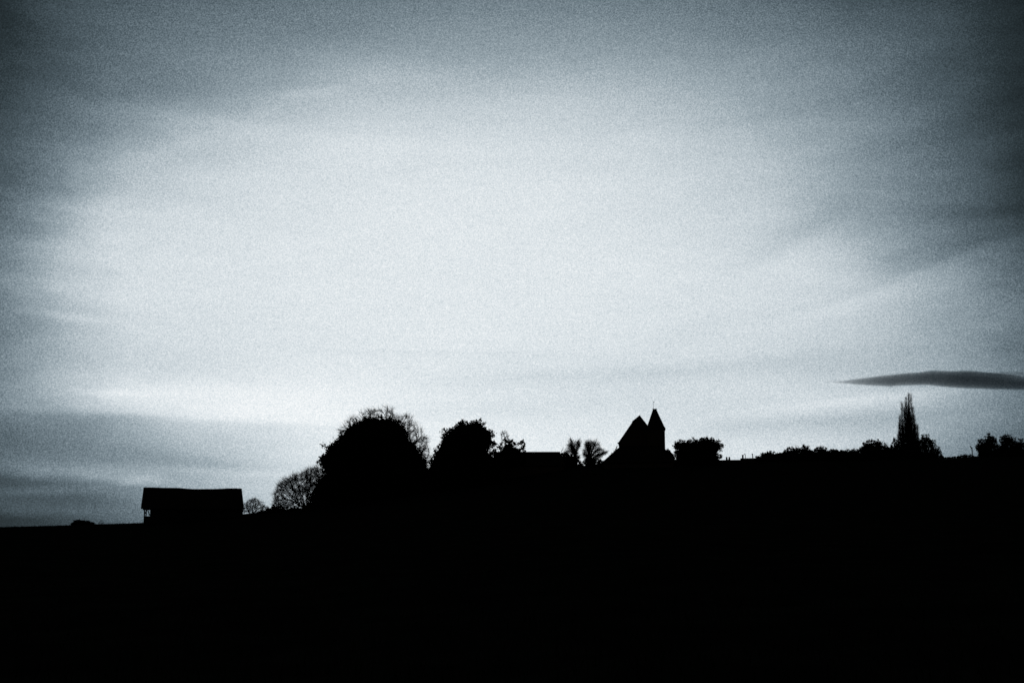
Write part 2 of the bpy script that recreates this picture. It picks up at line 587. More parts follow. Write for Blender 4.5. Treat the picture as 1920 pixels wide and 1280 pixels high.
def leafy(name, label, cat, outline, base_x, D, n=6000, size=0.42, depth=4.0, clump=0.7, gaps=0.35, m='leaf', group=None, trunk=0.28, woody=True):
    """tree or bush whose crown of leaf clumps fills a rounded volume"""
    x0 = at(base_x, 900, D).x
    gz = ground(x0, D)
    base = Vector((x0, D, gz))
    t = thing(name, label, cat, base, group)
    poly = local_outline(outline, D, base)
    px = D / F
    P = crown_points(poly, n, depth)
    # leaves gather round clump centres
    nc = max(12, n // 45)
    C = crown_points(poly, nc, depth)
    # extra clumps round the rim give a knobbly outline
    rim = []
    for i in range(len(poly)):
        a, b = Vector(poly[i]), Vector(poly[(i + 1) % len(poly)])
        k = max(1, int((b - a).length / (clump * .9)))
        for j in range(k):
            q = a.lerp(b, (j + random.random()) / k)
            if q.y > (0.5 if woody else -4):
                rim.append((q.x, random.uniform(-1, 1) * depth * .45, q.y))
    rim = np.array(rim)
    cx, cz = np.mean([p[0] for p in poly]), np.mean([p[1] for p in poly])
    inw = np.stack([cx - rim[:, 0], -rim[:, 1] * .5, cz - rim[:, 2]], 1)
    inw /= np.linalg.norm(inw, axis=1)[:, None]
    rim = rim + inw * clump * rng.uniform(-.25, 1.1, len(rim))[:, None]
    per = 26
    R = np.repeat(rim, per, 0) + rng.normal(size=(len(rim) * per, 3)) * clump * .36
    # sprays of leaves on short shoots that stand out from the rim
    S = []
    for q, iw in zip(rim, inw):
        for k in range(2):
            if random.random() < .55:
                d = -iw + rng.normal(size=3) * .55
                d[2] += .25
                d /= np.linalg.norm(d)
                ln = clump * random.uniform(.5, 1.45)
                f = rng.uniform(.1, 1, 9)[:, None]
                S.append(q + d * ln * f + rng.normal(size=(9, 3)) * .09)
    S = np.concatenate(S)
    Cc = np.repeat(C, 20, 0) + rng.normal(size=(len(C) * 20, 3)) * clump * .45
    # thin the volume near its rim with slow noise: gaps where the sky shows
    ed = edge_dist(poly, P[:, 0], P[:, 2])
    ok = np.ones(len(P), bool)
    zlo, zhi = min(q[1] for q in poly), max(q[1] for q in poly)
    sx = sum(map(ord, label)) % 91
    for i in range(len(P)):
        if ed[i] < clump * 1.6 and P[i, 2] > zlo + (zhi - zlo) * .3:
            q = noise.noise(Vector((P[i, 0] / clump * .8 + sx, P[i, 1] / clump * .3, P[i, 2] / clump * .8)))
            if q < gaps - .15 - ed[i] / clump * .15:
                ok[i] = False
    kin = inside(poly, Cc[:, 0], Cc[:, 2])
    A = np.concatenate([P[ok], Cc[kin], R, S])
    A = A[A[:, 2] > (0.05 if woody else -5)]
    # big shaded sprays deep inside the crown, fine leaves at its rim
    nb = int(n * .8)
    B = crown_points(poly, nb, depth * .85)
    eb = edge_dist(poly, B[:, 0], B[:, 2])
    B = B[(eb > np.where(B[:, 2] > zlo + (zhi - zlo) * .3, size * (1.4 + 1.6 * gaps), size)) & (B[:, 2] > (0.1 if woody else -5))]
    V1, F1 = leaves(A, size)
    V2, F2 = leaves(B, size * 2.1)
    V = np.concatenate([V1, V2])
    Fc = F1 + [tuple(len(V1) + k for k in f) for f in F2]
    mesh_obj('crown' if woody else 'foliage', V, Fc, M[m], t)
    zs = [p[1] for p in poly]
    if woody:
        limbs(t, poly, (float(cx) * .5, max(zs) * .55), trunk)
    return t


def bare(name, label, cat, outline, base_x, D, n=900, depth=4.0, step=0.4, kill=0.55, trunk_to=0.25, r0=0.02, twig=0.5, twigs=2, group=None, stems=1,
         power=2.3, up=0.12, inertia=0.55, clumpy=0.35):
    """leafless tree: its branches grow out to points spread through the crown"""
    x0 = at(base_x, 900, D).x
    gz = ground(x0, D)
    base = Vector((x0, D, gz))
    t = thing(name, label, cat, base, group)
    poly = local_outline(outline, D, base)
    A = crown_points(poly, n, depth)
    A = A[A[:, 2] > 0.2]
    sc_ = 1.1 / max(.6, depth * .55)
    A = np.array([a for a in A if noise.noise(Vector(a) * sc_ + Vector((base_x, 0, 0))) > random.uniform(-1.4, 1.4) * .3 - .55 + clumpy])
    top = max(p[1] for p in poly)
    cx = float(np.mean([p[0] for p in poly]))
    nodes, par = [], []
    for s in range(stems):
        p = Vector((random.uniform(-.3, .3) * (stems - 1), random.uniform(-.3, .3) * (stems - 1), -0.3))
        prev = -1
        tgt = Vector((cx * .5 + random.uniform(-1, 1) * (stems - 1) * .5, 0, top * trunk_to))
        k = max(2, int((tgt - p).length / step))
        for i in range(k + 1):
            nodes.append(p.lerp(tgt, i / k) + Vector((noise.noise(Vector((i * .3, s, 1))) * .15, 0, 0)))
            par.append(prev)
            prev = len(nodes) - 1
    att = [Vector(a) for a in A]
    kids = {}
    for it in range(90):
        if not att:
            break
        kd = KDTree(len(nodes))
        for i, q in enumerate(nodes):
            kd.insert(q, i)
        kd.balance()
        pull = {}
        keep = []
        for a in att:
            co, i, d = kd.find(a)
            if d < kill:
                continue
            keep.append(a)
            v = (a - nodes[i]).normalized()
            if i in pull:
                pull[i] += v
            else:
                pull[i] = v.copy()
        att = keep
        grown = 0
        for i, v in pull.items():
            if v.length < 1e-3:
                continue
            if len(kids.get(i, ())) >= 4:
                continue
            pv = (nodes[i] - nodes[par[i]]).normalized() if par[i] >= 0 else Vector((0, 0, 1))
            d = (v.normalized() + pv * inertia + Vector((random.uniform(-.25, .25), random.uniform(-.25, .25), random.uniform(-.2, .2) + up))).normalized()
            q = nodes[i] + d * step
            if any((nodes[j] - q).length < step * .3 for j in kids.get(i, ())):
                continue
            nodes.append(q)
            par.append(i)
            kids.setdefault(i, []).append(len(nodes) - 1)
            grown += 1
        if not grown:
            break
    nn = len(nodes)
    rp = np.zeros(nn)
    haskid = np.zeros(nn, bool)
    for i in range(nn):
        if par[i] >= 0:
            haskid[par[i]] = True
    acc = np.zeros(nn)
    for i in range(nn - 1, -1, -1):
        if not haskid[i]:
            acc[i] += r0 ** power
        rp[i] = acc[i] ** (1 / power)
        if par[i] >= 0:
            acc[par[i]] += acc[i]
    trunk_mb, twig_mb = MB(), MB()
    branch_of, branch_mbs = {}, {}
    rmax = rp.max()
    for i in range(nn):
        j = par[i]
        if j < 0:
            continue
        big = rp[i] > rmax * .45
        if big:
            tgt = trunk_mb
        else:
            branch_of[i] = branch_of.get(j, i)
            tgt = branch_mbs.setdefault(branch_of[i], MB())
        tgt.tube([nodes[j], nodes[i]], [rp[j] if big else min(rp[j], rp[i] * 1.5), rp[i]], 6 if big else 3, cap=False)
    # fine twigs
    for i in range(nn):
        if par[i] < 0 or rp[i] > r0 * 2.6:
            continue
        d0 = (nodes[i] - nodes[par[i]]).normalized()
        for k in range(twigs if haskid[i] else twigs + 2):
            d = (d0 + Vector((random.uniform(-.8, .8), random.uniform(-.8, .8), random.uniform(-.4, .8)))).normalized()
            ln = twig * random.uniform(.4, 1.5)
            e = nodes[i] + d * ln * .55
            g_ = e + (d + Vector((random.uniform(-.4, .4), 0, random.uniform(-.1, .5)))).normalized() * ln * .5
            twig_mb.tube([nodes[i], e, g_], [r0 * .6, r0 * .45, r0 * .3], 3, cap=False)
    if trunk_mb.v:
        trunk_mb.build('trunk', M['bark'], t)
    for b in branch_mbs.values():
        b.build('branch', M['bark'], t)
    if twig_mb.v:
        o = twig_mb.build('twigs', M['bark'], t)
        o['kind'] = 'stuff'
    return t


def fan(name, label, cat, outline, base_x, D, stems=60, depth=3.0, mains=7, fork=.2, twigs=45, twig=.9, spread=.45, r0=.02, group=None, lift=.25, rim=.13, floor=.12):
    """leafless tree with a short trunk, forking limbs and many upswept branches"""
    x0 = at(base_x, 900, D).x
    base = Vector((x0, D, ground(x0, D)))
    t = thing(name, label, cat, base, group)
    poly = local_outline(outline, D, base)
    top = max(p[1] for p in poly)
    P = crown_points(poly, stems * 14, depth)
    P = P[P[:, 2] > top * fork * .8]
    e = edge_dist(poly, P[:, 0], P[:, 2])
    keep = rng.uniform(0, 1, len(P)) < np.exp(-e / (top * rim)) * .9 + floor
    T = [Vector(p) for p in P[keep][:stems]]
    ft = Vector((0, 0, top * fork))
    tr = MB()
    rt = .035 * stems ** .5 + .03
    tr.tube([(0, 0, -.5), (.03, 0, ft.z * .5), tuple(ft)], [rt * 1.3, rt, rt * .9], 8)
    tr.build('trunk', M['bark'], t, True)
    ends = []
    while len(ends) < mains and T:
        ends.append(max(random.sample(T, min(9, len(T))), key=lambda q: min([(q - o).length for o in ends] or [q.length])))
    limbs_ = []
    for q in ends:
        ctrl = ft + Vector((q.x * .25, q.y * .25, (q.z - ft.z) * (.3 + lift)))
        L_ = []
        for i in range(9):
            f = i / 8
            c = ft * (1 - f) ** 2 + ctrl * 2 * f * (1 - f) + (ft.lerp(q, .8)) * f * f
            c += Vector((noise.noise(Vector((f * 3, q.x, q.z))), noise.noise(Vector((f * 3, q.z, 7))), 0)) * .35 * f
            L_.append(c)
        mb = MB()
        mb.tube(L_, [rt * .6 * (1 - i / 8) + r0 * 1.6 for i in range(9)], 5)
        mb.build('limb', M['bark'], t)
        limbs_.append(L_)
    tw = MB()
    for q in T:
        q = q.copy()
        L_ = min(limbs_, key=lambda l: (l[5] - q).length + (l[8] - q).length + random.uniform(0, 1.5))
        i0 = random.randint(1, 7)
        while i0 > 1 and L_[i0].z > q.z - .2:
            i0 -= 1
        a = L_[i0]
        tan = (L_[i0 + 1] - L_[i0 - 1]).normalized()
        ln = (q - a).length
        b = a + tan * ln * .45 + Vector((0, 0, ln * .06))
        q = a + (q - a) * random.uniform(.92, 1.12)
        pts = []
        for i in range(9):
            f = i / 8
            w = noise.noise(Vector((f * 4, q.x * 3, q.y * 3))) * .2
            pts.append(a * (1 - f) ** 2 + b * 2 * f * (1 - f) + q * f * f + Vector((w, -w, w * .5)) * min(1, f * 3))
        mb = MB()
        mb.tube(pts, [r0 * (2.2 - 1.7 * i / 8) for i in range(9)], 3)
        mb.build('branch', M['bark'], t)
        for k in range(int(twigs * random.uniform(.5, 1.4))):
            f = random.random() ** .7 * .98
            i = min(7, int(f * 8))
            p = pts[i].lerp(pts[i + 1], f * 8 - i)
            d = (pts[i + 1] - pts[i]).normalized()
            d = (d + Vector((random.gauss(0, spread), random.gauss(0, spread), random.gauss(.1, spread)))).normalized()
            l2 = twig * random.uniform(.3, 1.3) * (1 - .35 * f)
            m_ = p + d * l2 * .5
            d2 = (d + Vector((random.gauss(0, .3), random.gauss(0, .3), random.gauss(.12, .25)))).normalized()
            tw.tube([p, m_, m_ + d2 * l2 * .5], [r0 * .75, r0 * .6, r0 * .35], 3, cap=False)
    o = tw.build('twigs', M['bark'], t)
    o['kind'] = 'stuff'
    return t


# ---------------------------------------------------------------- buildings
class Frame:
    """a building's own axes: x across the view line, y away from the camera"""
    def __init__(self, x, D):
        r = ray(x, 900)
        self.x, self.az = x, math.atan2(r.x, r.y)
        self.R = D / math.cos(self.az)
        px, py = self.R * math.sin(self.az), D
        self.gz = ground(px, py)
        self.base = Vector((px, py, self.gz))

    def X(self, x, d=0, y=850):
        r = ray(x, y)
        return (self.R + d) * math.tan(math.atan2(r.x, r.y) - self.az)

    def Z(self, y, d=0, x=None):
        r = ray(self.x if x is None else x, y)
        dl = math.atan2(r.x, r.y) - self.az
        return EYE.z + (self.R + d) / math.cos(dl) * r.z / math.hypot(r.x, r.y) - self.gz

    def place(self, t):
        t.rotation_euler = (0, 0, -self.az)
        return t


# ---------------------------------------------------------------- left: barn and bushes
def quad_slab(mb, a, b, c, d, th):
    """thick sloping sheet from four corners"""
    a, b, c, d = map(Vector, (a, b, c, d))
    n = (b - a).cross(d - a).normalized() * th
    mb.add([a, b, c, d, a - n, b - n, c - n, d - n], [(0, 1, 2, 3), (7, 6, 5, 4), (0, 4, 5, 1), (1, 5, 6, 2), (2, 6, 7, 3), (3, 7, 4, 0)])


def build_barn():
    fr = Frame(361, 222.0)
    t = fr.place(thing('barn', 'long low timber barn with sagging roof alone on the left of the ridge', 'barn', fr.base))
    X = lambda x: fr.X(x, 0, 955)
    Z = lambda y: fr.Z(y)
    zr, ze = fr.Z(915.5, 4.5), Z(952.5)
    yf, yb = 0.0, 9.0
    ym = 4.5
    n = 14
    for side in (0, 1):
        mb = MB()
        ye = yf - .35 if side == 0 else yb + .35
        ridge, eave = [], []
        for i in range(n + 1):
            f = i / n
            sag = -0.22 * math.exp(-((f - .58) / .2) ** 2) + .03 * math.sin(f * 23)
            xr = fr.X(269, 4.5, 915) * (1 - f) + fr.X(453.5, 4.5, 915) * f
            xe = X(264) * (1 - f) + X(457.5) * f
            ridge.append(Vector((xr, ym, zr + sag)))
            eave.append(Vector((xe, ye, ze + sag * .4)))
        V = ridge + eave + [p - Vector((0, 0, .16)) for p in ridge] + [p - Vector((0, 0, .16)) for p in eave]
        m_ = n + 1
        fs = []
        for i in range(n):
            fs += [(i, i + 1, m_ + i + 1, m_ + i), (2 * m_ + i, 3 * m_ + i, 3 * m_ + i + 1, 2 * m_ + i + 1), (m_ + i, m_ + i + 1, 3 * m_ + i + 1, 3 * m_ + i)]
        fs += [(0, m_, 3 * m_, 2 * m_), (n, 2 * m_ + n, 3 * m_ + n, m_ + n)]
        mb.add(V, fs)
        mb.build('roof_slope', M['tile'], t)
        if side == 0:
            rt = MB()
            rt.tube([p + Vector((0, 0, .02)) for p in ridge], [.13] * m_, 6)
            rt.build('ridge_tiles', M['tile'], t)
    zt = ze + .1
    # boarded front and back, leaving the end bay open above a low wall
    for nm, x0, x1, y0, y1, z0, z1 in (('front_wall', X(281.5), X(455), .1, .22, -1, zt), ('back_wall', X(281.5), X(455), yb - .22, yb - .1, -1, zt),
                                      ('low_wall', X(271), X(281.4), .1, .3, -1, Z(967.5)), ('low_wall', X(271), X(281.4), yb - .3, yb - .1, -1, Z(967.5) + .1)):
        mb = MB()
        mb.box(x0, x1, y0, y1, z0, z1)
        mb.build(nm, M['timber'], t)
    # gable ends
    for xa, w in ((X(282.5), .12), (X(453.5), .12)):
        mb = MB()
        slope = (zr - zt) / (ym)
        vs = [(yf + .25, -1), (yb - .25, -1), (yb - .25, zt + .1), (ym, zr - .35), (yf + .25, zt + .1)]
        mb.add([(xa, a, b) for a, b in vs] + [(xa + w, a, b) for a, b in vs],
               [(0, 1, 2, 3, 4), (9, 8, 7, 6, 5)] + [(i, (i + 1) % 5, (i + 1) % 5 + 5, i + 5) for i in range(5)])
        mb.build('gable_wall', M['timber'], t)
    # posts
    for x in (271.2, 318, 362, 408, 454.5):
        for y in (0.0, yb - .3):
            if x > 272 and y > 1:
                continue
            mb = MB()
            mb.box(X(x) - .1, X(x) + .1, y - .14, y + .08, -1, zt)
            mb.build('post', M['timber'], t)
    for xa, xb, za, zb in ((272, 276.5, 962.5, 955.5), (281, 277.6, 966, 957.5)):
        mb = MB()
        mb.tube([(X(xa), .0, Z(za)), (X(xb), .0, Z(zb))], [.09, .09], 4)
        mb.build('brace', M['timber'], t)
    mb = MB()
    mb.box(X(270.6), X(455), -.16, .08, zt - .16, zt + .06)
    mb.build('eaves_beam', M['timber'], t)
    # cart doors
    for i in range(2):
        mb = MB()
        mb.box(X(350) + i * 1.35, X(350) + i * 1.35 + 1.3, -.02, .08, -.6, zt - .3)
        mb.build('door', M['timber'], t)


build_barn()

leafy('bush', 'low dark bush on the horizon far to the left of the barn', 'bush',
      [(130, 988), (135, 981), (140, 976), (148, 975), (158, 976), (166, 977), (174, 980), (182, 985), (182, 990)], 156, 246, 2200, .2, .9, .2, .0, woody=False)
bare('shrub', 'tiny twiggy shrub between the horizon bush and the barn', 'shrub',
     [(181, 986), (184, 977), (190, 974), (196, 979), (195, 986)], 189, 246, 90, .6, .2, .25, .1, .02, .25, 2, stems=2)
bare('shrub', 'loose twiggy shrub against the right end of the barn', 'shrub',
     [(455, 960), (457, 945), (466, 938), (478, 935), (489, 941), (498, 950), (505, 957), (500, 964), (457, 966)], 478, 234, 900, 1.6, .22, .28, .12, .022, .5, 6, stems=3, inertia=.7, clumpy=.3)
leafy('bush', 'small dark rounded bush between the barn shrub and the bare fan-shaped tree', 'bush',
      [(470, 968), (485, 961), (498, 957), (507, 952), (516, 948), (524, 947), (532, 950), (545, 953), (560, 952), (580, 946), (595, 978), (475, 985)],
      525, 238, 3600, .3, 1.5, .4, .0, woody=False)
bare('bare_tree', 'bare tree with fanned upright branches at the left foot of the large broad tree', 'tree',
     [(513, 950), (516, 932), (519, 914), (527, 908), (533, 898), (545, 897), (552, 890), (566, 890), (574, 882), (584, 879), (598, 877), (610, 884), (612, 915), (605, 955), (560, 958)],
     586, 243, 3600, 3.0, .34, .38, .04, .021, .85, 7, up=.0, inertia=1.2, stems=4, clumpy=.3)
leafy('bush', 'tall dark bush tucked under the left side of the large broad tree', 'bush',
      [(575, 962), (580, 942), (586, 925), (592, 910), (600, 899), (612, 891), (622, 886), (640, 890), (655, 965)], 612, 236, 6500, .36, 2.5, .5, .1, woody=False)

leafy('broad_tree', 'large broad tree with a dense dark domed crown, biggest on the ridge', 'tree',
      [(601, 874), (600, 858), (606, 850), (613, 847), (612, 838), (622, 830), (631, 826), (634, 816), (645, 811), (649, 802), (660, 796), (672, 790),
       (686, 785), (703, 782), (720, 781), (736, 784), (748, 792), (758, 802), (766, 815), (773, 830), (783, 838), (793, 848), (800, 862), (806, 880),
       (808, 920), (800, 955), (640, 962), (625, 930), (612, 893), (604, 884)], 705, 238, 38000, .34, 7.5, .8, .28, trunk=.55)
bare('bare_tree', 'tall bare tree whose twigs rim the top of the large broad tree', 'tree',
     [(634, 812), (648, 794), (662, 782), (684, 773), (700, 766), (712, 768), (722, 765), (740, 769), (748, 774), (762, 776), (776, 788), (784, 796), (792, 805), (800, 820), (804, 834),
      (802, 848), (808, 856), (806, 880), (800, 900), (700, 900), (650, 840)], 728, 252, 5200, 5.0, .45, .55, .35, .028, .9, 6, up=.1, inertia=.8, clumpy=.5)
leafy('round_tree', 'dense dark tree with rounded knobbly crown right of the large broad tree', 'tree',
      [(805, 880), (807, 862), (812, 852), (819, 840), (825, 829), (826, 818), (836, 806), (845, 804), (850, 799), (858, 792), (868, 789), (880, 792),
       (889, 788), (905, 790), (910, 800), (920, 805), (924, 812), (925, 822), (931, 831), (923, 837), (919, 850), (928, 862), (934, 900), (930, 935), (806, 945)],
      868, 240, 22000, .33, 5.5, .65, .28, trunk=.42)
leafy('bush', 'dark bush filling the foot of the gap between the two large trees', 'bush',
      [(780, 950), (785, 905), (795, 888), (806, 880), (818, 890), (830, 950)], 806, 244, 2500, .36, 2.0, .5, .1, woody=False)

leafy('hedge', 'dark undergrowth hedge running below the two large trees', 'hedge',
      [(560, 975), (575, 952), (600, 940), (632, 928), (660, 915), (700, 905), (760, 898), (800, 890), (840, 890), (900, 885), (935, 878), (938, 935), (800, 955)],
      790, 233, 12000, .45, 1.6, .5, .0, woody=False)

# ---------------------------------------------------------------- centre: shrubs, long low building, bare trees
leafy('shrub', 'leafy shrub with gaps beside the left end of the long low roof', 'shrub',
      [(915, 866), (920, 850), (932, 842), (940, 834), (943, 827), (955, 824), (966, 828), (971, 834), (978, 829), (983, 830), (984, 848), (984, 870), (915, 880)],
      955, 248, 1700, .36, 1.8, .5, .6, m='leaf2', trunk=.1)
bare('sapling', 'thin wispy sapling rising above the leafy shrub', 'tree',
     [(940, 845), (941, 828), (938, 814), (944, 808), (950, 809), (954, 818), (957, 828), (958, 845)], 949, 250, 420, .7, .25, .32, .5, .026, .45, 6)


def gabled(name, label, cat, D, xl, xr, y_ridge, y_eave, depth, hip_l=0.0, hip_r=0.0, wall='brick', base_drop=0.0):
    """building with its ridge running across the view; hips given in metres"""
    fr = Frame((xl + xr) / 2, D)
    t = fr.place(thing(name, label, cat, fr.base))
    x0, x1 = fr.X(xl, 0, y_ridge), fr.X(xr, 0, y_ridge)
    zr, ze = fr.Z(y_ridge), fr.Z(y_eave, -depth / 2)
    h = depth / 2
    mb = MB()
    o = .3
    R0, R1 = (x0, 0, zr), (x1, 0, zr)
    A, B, C_, D_ = (x0 - hip_l, -h - o, ze), (x1 + hip_r, -h - o, ze), (x1 + hip_r, h + o, ze), (x0 - hip_l, h + o, ze)
    for q in ((A, B, R1, R0), (C_, D_, R0, R1)):
        mb = MB()
        quad_slab(mb, *q, .14)
        mb.build('roof_slope', M['tile'], t)
    for hv, q in ((hip_l, (D_, A, R0)), (hip_r, (B, C_, R1))):
        if hv > .3:
            mb = MB()
            q = [Vector(v) for v in q]
            mb.add(q + [v - Vector((0, 0, .12)) for v in q], [(0, 1, 2), (5, 4, 3), (0, 3, 4, 1), (1, 4, 5, 2), (2, 5, 3, 0)])
            mb.build('hip_slope', M['tile'], t)
    mb = MB()
    xa, xb = x0 - max(hip_l - .3, -.0) + (.2 if hip_l < .3 else 0), x1 + max(hip_r - .3, 0) - (.2 if hip_r < .3 else 0)
    poly = [(-h, -1.2), (h, -1.2), (h, ze - .05), (-h, ze - .05)]
    mb.box(xa, xb, -h, h, -1.2, ze - .06)
    if hip_l < .3:
        mb.add([(xa, -h, ze - .06), (xa, h, ze - .06), (xa, 0, zr - .2), (xa + .25, -h, ze - .06), (xa + .25, h, ze - .06), (xa + .25, 0, zr - .2)],
               [(0, 2, 1), (3, 4, 5), (0, 3, 5, 2), (1, 2, 5, 4)])
    if hip_r < .3:
        mb.add([(xb - .25, -h, ze - .06), (xb - .25, h, ze - .06), (xb - .25, 0, zr - .2), (xb, -h, ze - .06), (xb, h, ze - .06), (xb, 0, zr - .2)],
               [(0, 2, 1), (3, 4, 5), (0, 3, 5, 2), (1, 2, 5, 4)])
    mb.build('wall', M[wall], t)
    mb = MB()
    mb.tube([(x0, 0, zr), (x1, 0, zr)], [.11, .11], 6)
    mb.build('ridge_tiles', M['tile'], t)
    return t, fr


gabled('outbuilding', 'long low building with a level ridge between the round tree and the twin bare trees', 'building', 256, 926, 1050, 847.5, 872, 7, 0.0, 1.0)
fan('bare_tree', 'left one of two small bare trees beside the end of the long low roof', 'tree',
     [(1056, 852), (1062, 838), (1065, 822), (1070, 820), (1074, 826), (1079, 827), (1084, 822), (1092, 823), (1089, 836), (1083, 846), (1088, 858), (1082, 864), (1070, 864)],
     1079, 262, 105, 1.8, 8, .2, 60, 1.0, .62, .0145)
fan('bare_tree', 'right and wider one of two small bare trees beside the long low roof', 'tree',
     [(1092, 850), (1096, 836), (1098, 826), (1104, 824), (1108, 829), (1111, 824), (1120, 825), (1123, 832), (1129, 836), (1130, 843), (1139, 848), (1131, 853), (1128, 860), (1116, 864), (1100, 864)],
     1106, 262, 140, 2.0, 9, .16, 60, 1.05, .62, .0145)
bare('shrub', 'pale twiggy shrub peeping over the right end of the long low roof', 'shrub',
     [(1045, 852), (1050, 844), (1056, 837), (1063, 842), (1067, 852), (1066, 868), (1048, 868)], 1057, 263, 170, .9, .24, .32, .2, .02, .3, 2, stems=2)
leafy('hedge', 'low dark hedge running under the close pair of small bare trees', 'hedge',
      [(1040, 895), (1046, 851), (1060, 851), (1072, 853), (1080, 860), (1086, 868), (1096, 869), (1100, 860), (1112, 860), (1118, 867), (1128, 863), (1140, 866), (1146, 895)],
      1090, 259, 6000, .32, .9, .4, .1, woody=False)


# ---------------------------------------------------------------- oast house with kiln tower
def build_oast():
    fr = Frame(1203, 255.0)
    t = fr.place(thing('oast_house', 'oast house with steep gabled roof and square kiln tower side by side', 'building', fr.base))
    X, Z = fr.X, fr.Z
    # steep main roof, gable towards the field
    slopes = [[(1159, 830), (1186.5, 791)], [(1186, 789.8), (1200.5, 778)], [(1200.5, 778), (1239, 829)]]
    for i, ((xa, ya), (xb, yb)) in enumerate(slopes):
        mb = MB()
        a, b = Vector((X(xa), Z(ya))), Vector((X(xb), Z(yb)))
        d = (b - a).normalized()
        nrm = Vector((d.y, -d.x)) * .16
        mb.prism([tuple(a), tuple(b), tuple(b + nrm), tuple(a + nrm)], -.3, 9.3)
        mb.build('roof_slope', M['tile'], t)
    mb = MB()
    mb.prism([(X(1160.5), -1), (X(1237), -1), (X(1237), Z(829)), (X(1200.5), Z(779.5)), (X(1187), Z(791.5)), (X(1160.5), Z(830))], 0, 9)
    mb.build('wall', M['brick'], t)
    mb = MB()
    mb.box(X(1158), X(1163), -.35, .0, Z(831.5), Z(829))
    mb.build('gutter_end', M['metal'], t)
    # kiln tower
    x0, x1 = X(1213.5), X(1247.3)
    w = x1 - x0
    xm = (x0 + x1) / 2
    y0 = -1.0
    ym = y0 + w / 2
    ze = Z(803)
    mb = MB()
    mb.box(x0, x1, y0, y0 + w, -1, ze)
    mb.build('kiln_wall', M['brick'], t)
    zc = Z(767)
    xc = X(1229)
    hw = (X(1232.3) - X(1225.7)) / 2
    o = .16
    lo = [(x0 - o, y0 - o, ze - .1), (x1 + o, y0 - o, ze - .1), (x1 + o, y0 + w + o, ze - .1), (x0 - o, y0 + w + o, ze - .1)]
    hi = [(xc - hw, ym - hw, zc), (xc + hw, ym - hw, zc), (xc + hw, ym + hw, zc), (xc - hw, ym + hw, zc)]
    mb = MB()
    mid = [tuple(Vector(a).lerp(Vector(b), .12) + (Vector((xc, ym, 0)) - Vector((a[0], a[1], 0))) * .035) for a, b in zip(lo, hi)]
    lo2 = [(a, b, z - .12) for a, b, z in lo]
    mb.add(lo2 + lo + mid + hi, [(3, 2, 1, 0)] + [(k * 4 + i, k * 4 + (i + 1) % 4, (k + 1) * 4 + (i + 1) % 4, (k + 1) * 4 + i) for k in range(3) for i in range(4)] + [(12, 13, 14, 15)])
    roof = mb.build('kiln_roof', M['tile'], t)
    mb = MB()
    k = hw + .07
    mb.box(xc - k, xc + k, ym - k, ym + k, zc, zc + .1)
    for sx in (-1, 1):
        mb.box(xc + sx * (k - .06) - .06, xc + sx * (k - .06) + .06, ym - k, ym + k, zc + .1, zc + .2)
    mb.build('roof_cap', M['timber'], roof)
    mb = MB()
    xv = X(1227)
    mb.tube([(xv, ym, zc + .1), (xv, ym, Z(751.5))], [.035, .018], 6)
    mb.box(xv - .02, xv + .2, ym - .012, ym + .012, Z(753.5), Z(752.3))
    mb.build('weather_vane', M['metal'], roof)
    # little corbel course below the eaves
    mb = MB()
    mb.box(x0 - .06, x1 + .06, y0 - .06, y0 + w + .06, ze - .5, ze - .3)
    mb.build('corbel', M['brick'], t)


build_oast()
gabled('cottage', 'low hip-roofed cottage spreading in front of the twin peaked roofs', 'house', 249, 1163, 1243, 836, 866, 9, 3.6, 2.2)
bare('shrub', 'small scrubby climber sticking out on the left hip of the low cottage', 'shrub',
     [(1137, 863), (1141, 855), (1148, 849), (1154, 838), (1158, 836), (1160, 860), (1140, 868)], 1150, 247, 330, .8, .2, .26, .2, .03, .22, 4, stems=2)
leafy('bush', 'dark bush at the right corner of the low cottage', 'bush',
      [(1240, 875), (1244, 846), (1250, 843), (1257, 847), (1263, 855), (1268, 866), (1272, 875)], 1257, 247, 1500, .28, 1.0, .3, .0, woody=False)
leafy('spreading_tree', 'wide flat-topped tree just right of the kiln tower', 'tree',
      [(1263, 838), (1265, 831), (1274, 826), (1285, 825), (1293, 827), (1300, 822), (1308, 824), (1317, 820), (1330, 821), (1343, 825), (1351, 832), (1358, 833),
       (1352, 840), (1349, 847), (1346, 852), (1352, 852), (1356, 857), (1348, 858), (1347, 862), (1346, 870), (1268, 872), (1266, 864), (1268, 858), (1262, 850), (1267, 844)],
      1308, 258, 10000, .25, 3.2, .42, .4, trunk=.25, m='leaf2')
leafy('hedge', 'low clipped hedge under the wide flat-topped tree', 'hedge',
      [(1262, 885), (1264, 868), (1280, 866), (1320, 866), (1350, 864), (1352, 885)], 1308, 262, 2500, .3, .9, .35, .0, woody=False)

# ---------------------------------------------------------------- far houses
h1, b1 = gabled('house', 'far house showing only its ridge and two little chimney pots', 'house', 372, 1338, 1389, 862.5, 884, 8, wall='render')
mb = MB()
X1, Z1 = b1.X, b1.Z
mb.box(X1(1360.6), X1(1369.2), -.35, .35, Z1(866), Z1(861.3))
ch = mb.build('chimney_stack', M['brick'], h1)
for x in (1362.3, 1367.3):
    mb = MB()
    mb.tube([(X1(x), 0, Z1(861.4)), (X1(x), 0, Z1(858)), (X1(x), 0, Z1(856.3))], [.28, .24, .27], 8)
    mb.build('chimney_pot', M['tile'], ch)
h2, b2 = gabled('house', 'far house with a taller roof, square chimney, bent flue and thin mast', 'house', 368, 1388, 1446, 859, 882, 8, wall='render')
X2, Z2 = b2.X, b2.Z
mb = MB()
mb.box(X2(1391), X2(1394), -.3, .3, Z2(862), Z2(852.8))
